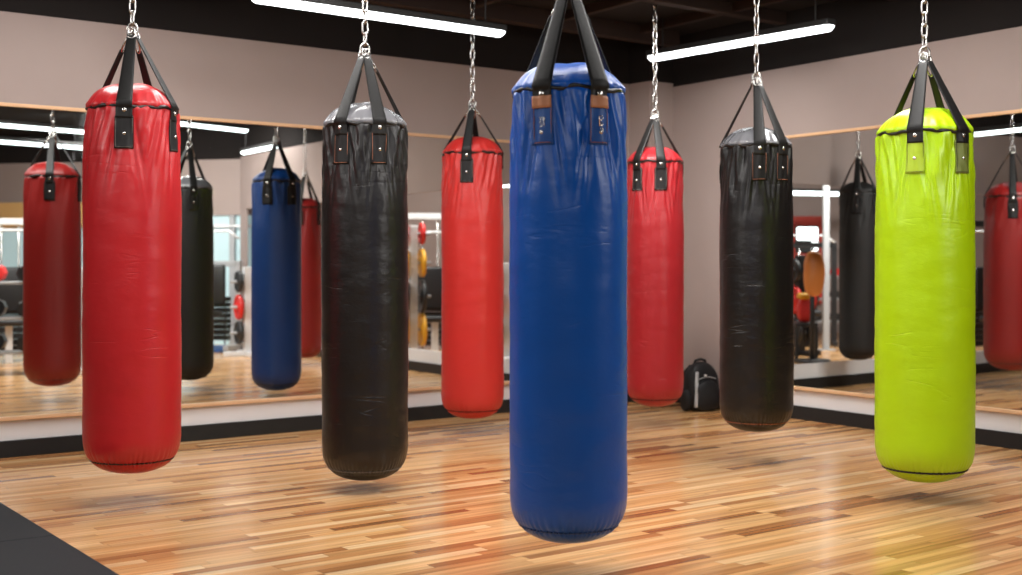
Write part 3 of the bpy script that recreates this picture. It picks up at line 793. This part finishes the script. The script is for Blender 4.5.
for a in (-1, 1):
    for b2 in (-1, 1): box(bm, a * .12 - .02, a * .12 + .02, b2 * .12 - .02, b2 * .12 + .02, 0, .42)
obj('stand_frame', bm, 'gym_black', t, False)
bm = blob(.08, .08, .15, 3.2, 28, 18, zc=.62, seed=12); obj('red_bag', bm, 'gym_red', t)
bm = blob(.085, .085, .04, 3.2, 28, 12, zc=.79, seed=13); obj('yellow_top', bm, 'gym_yellow', t)
p = P(826, 17.4)
t = thing('steel_post', 'grey steel post seen in right mirror left of mirrored black bag', 'post', (p.x, p.y, 0))
bm = bmesh.new(); box(bm, -.04, .04, -.04, .04, .02, CEIL, .006); obj('post_shaft', bm, 'gym_steel', t, False)
bm = bmesh.new(); box(bm, -.11, .11, -.11, .11, 0, .02, .004); obj('base_plate', bm, 'gym_steel', t, False)
p = P(835, 19.9); rack((p.x, p.y, 0), .0, .9, 'black dumbbell rack seen beside the mirrored black bag', (.3, .65, 1.0), 'gym_black')
fill((p.x, p.y, 0), .0, .9, (.3, .65, 1.0), 3, 'dumbbell on the black rack beside the mirrored black bag', 'dumbbells on the black rack', ('gym_black', 'gym_black', 'gym_yellow', 'gym_red'))
p = P(978, 16.5); cable_machine((p.x, p.y, 0), .3, 'black exercise machine seen between the green bag and mirrored red bag', 'gym_black')
# lit sign on the red wall panel
t = thing('light_sign', 'glowing white rectangular wall sign seen in the right mirror', 'sign', P(806, 21.68, zat(239, 21.68)))
bm = bmesh.new(); box(bm, -.16, .20, -.03, .01, -.02, .2, .02); obj('light_panel', bm, 'sign', t, False)
bm = bmesh.new(); box(bm, -.18, .22, .0, .02, -.24, .22, .02); obj('sign_frame', bm, 'gym_black', t, False)
bm = bmesh.new(); box(bm, .1, .2, -.03, .01, -.2, -.02, .02); obj('side_panel', bm, 'sign', t, False)

# ------------------------------------------------------------------ lights
def area(loc, tgt, sx_, sy, e, col=(1, .97, .94)):
    l = D.lights.new('unseen_area_light', 'AREA'); l.shape = 'RECTANGLE'; l.size = sx_; l.size_y = sy; l.energy = e; l.color = col
    o = D.objects.new('unseen_area_light', l); C.objects.link(o); o.location = loc
    o.rotation_euler = (Vector(tgt) - Vector(loc)).to_track_quat('-Z', 'Y').to_euler(); return o
area((-.5, .8, 3.05), (0, 6, .7), 4, .6, 60)
area((-4.2, 4.0, 3.08), (-1.5, 6.5, .8), 3, .5, 90)
area((3.6, 4.2, 3.08), (1.6, 7, .8), .5, 3, 90)
area((0, 5.4, 3.1), (0, 5.6, 0), 3.5, .4, 100)
area((-1.4, 7.0, 3.1), (-1.4, 7.0, 0), 2.5, .3, 80)
area((2.0, 7.0, 3.1), (2.0, 7.0, 0), .3, 2.5, 80)
l_ = area((.9, 8.5, 3.1), (1.7, 10.6, .7), .8, .4, 26); l_.data.spread = 1.5  # unseen lamp added to brighten the lower wall near the corner
# mirrored side: unseen lamps added to brighten the rooms behind the panes
area((-4.6, 10.6, 3.12), (-4.2, 12.5, .3), 4, .6, 190)
area((-5.0, 13.6, 3.12), (-5, 14.2, 0), 4, .6, 260)
area((-4.8, 16.6, 3.12), (-4.9, 17.6, 0), 3, .6, 230)
area((-.8, 15.2, 3.12), (-.8, 15.6, 0), 1.5, .8, 130)
area((4.8, 10.2, 3.12), (4.4, 12, 0), 2, .6, 190)
area((4.6, 16.5, 3.12), (4.6, 18.5, 0), 3, .8, 420)

w = D.worlds.new('room_ambient'); bpy.context.scene.world = w; w.use_nodes = True
w.node_tree.nodes['Background'].inputs[0].default_value = (.9, .95, 1, 1); w.node_tree.nodes['Background'].inputs[1].default_value = .08

# ------------------------------------------------------------------ camera
cd = D.cameras.new('camera'); cam = D.objects.new('camera', cd); C.objects.link(cam)
cam.location = (0, 0, CAMH); cam.rotation_euler = (math.pi / 2, 0, 0)
cd.sensor_width = 36; cd.lens = F / 1022 * 36; cd.shift_y = (HY - 287.5) / 1022; cd.shift_x = 0
cd.dof.use_dof = True; cd.dof.focus_distance = 6.0; cd.dof.aperture_fstop = 2.0
sc = bpy.context.scene; sc.camera = cam
sc.view_settings.view_transform = 'Standard'; sc.view_settings.look = 'None'; sc.view_settings.exposure = 0
sc.cycles.use_denoising = True; sc.cycles.max_bounces = 10; sc.cycles.transparent_max_bounces = 12
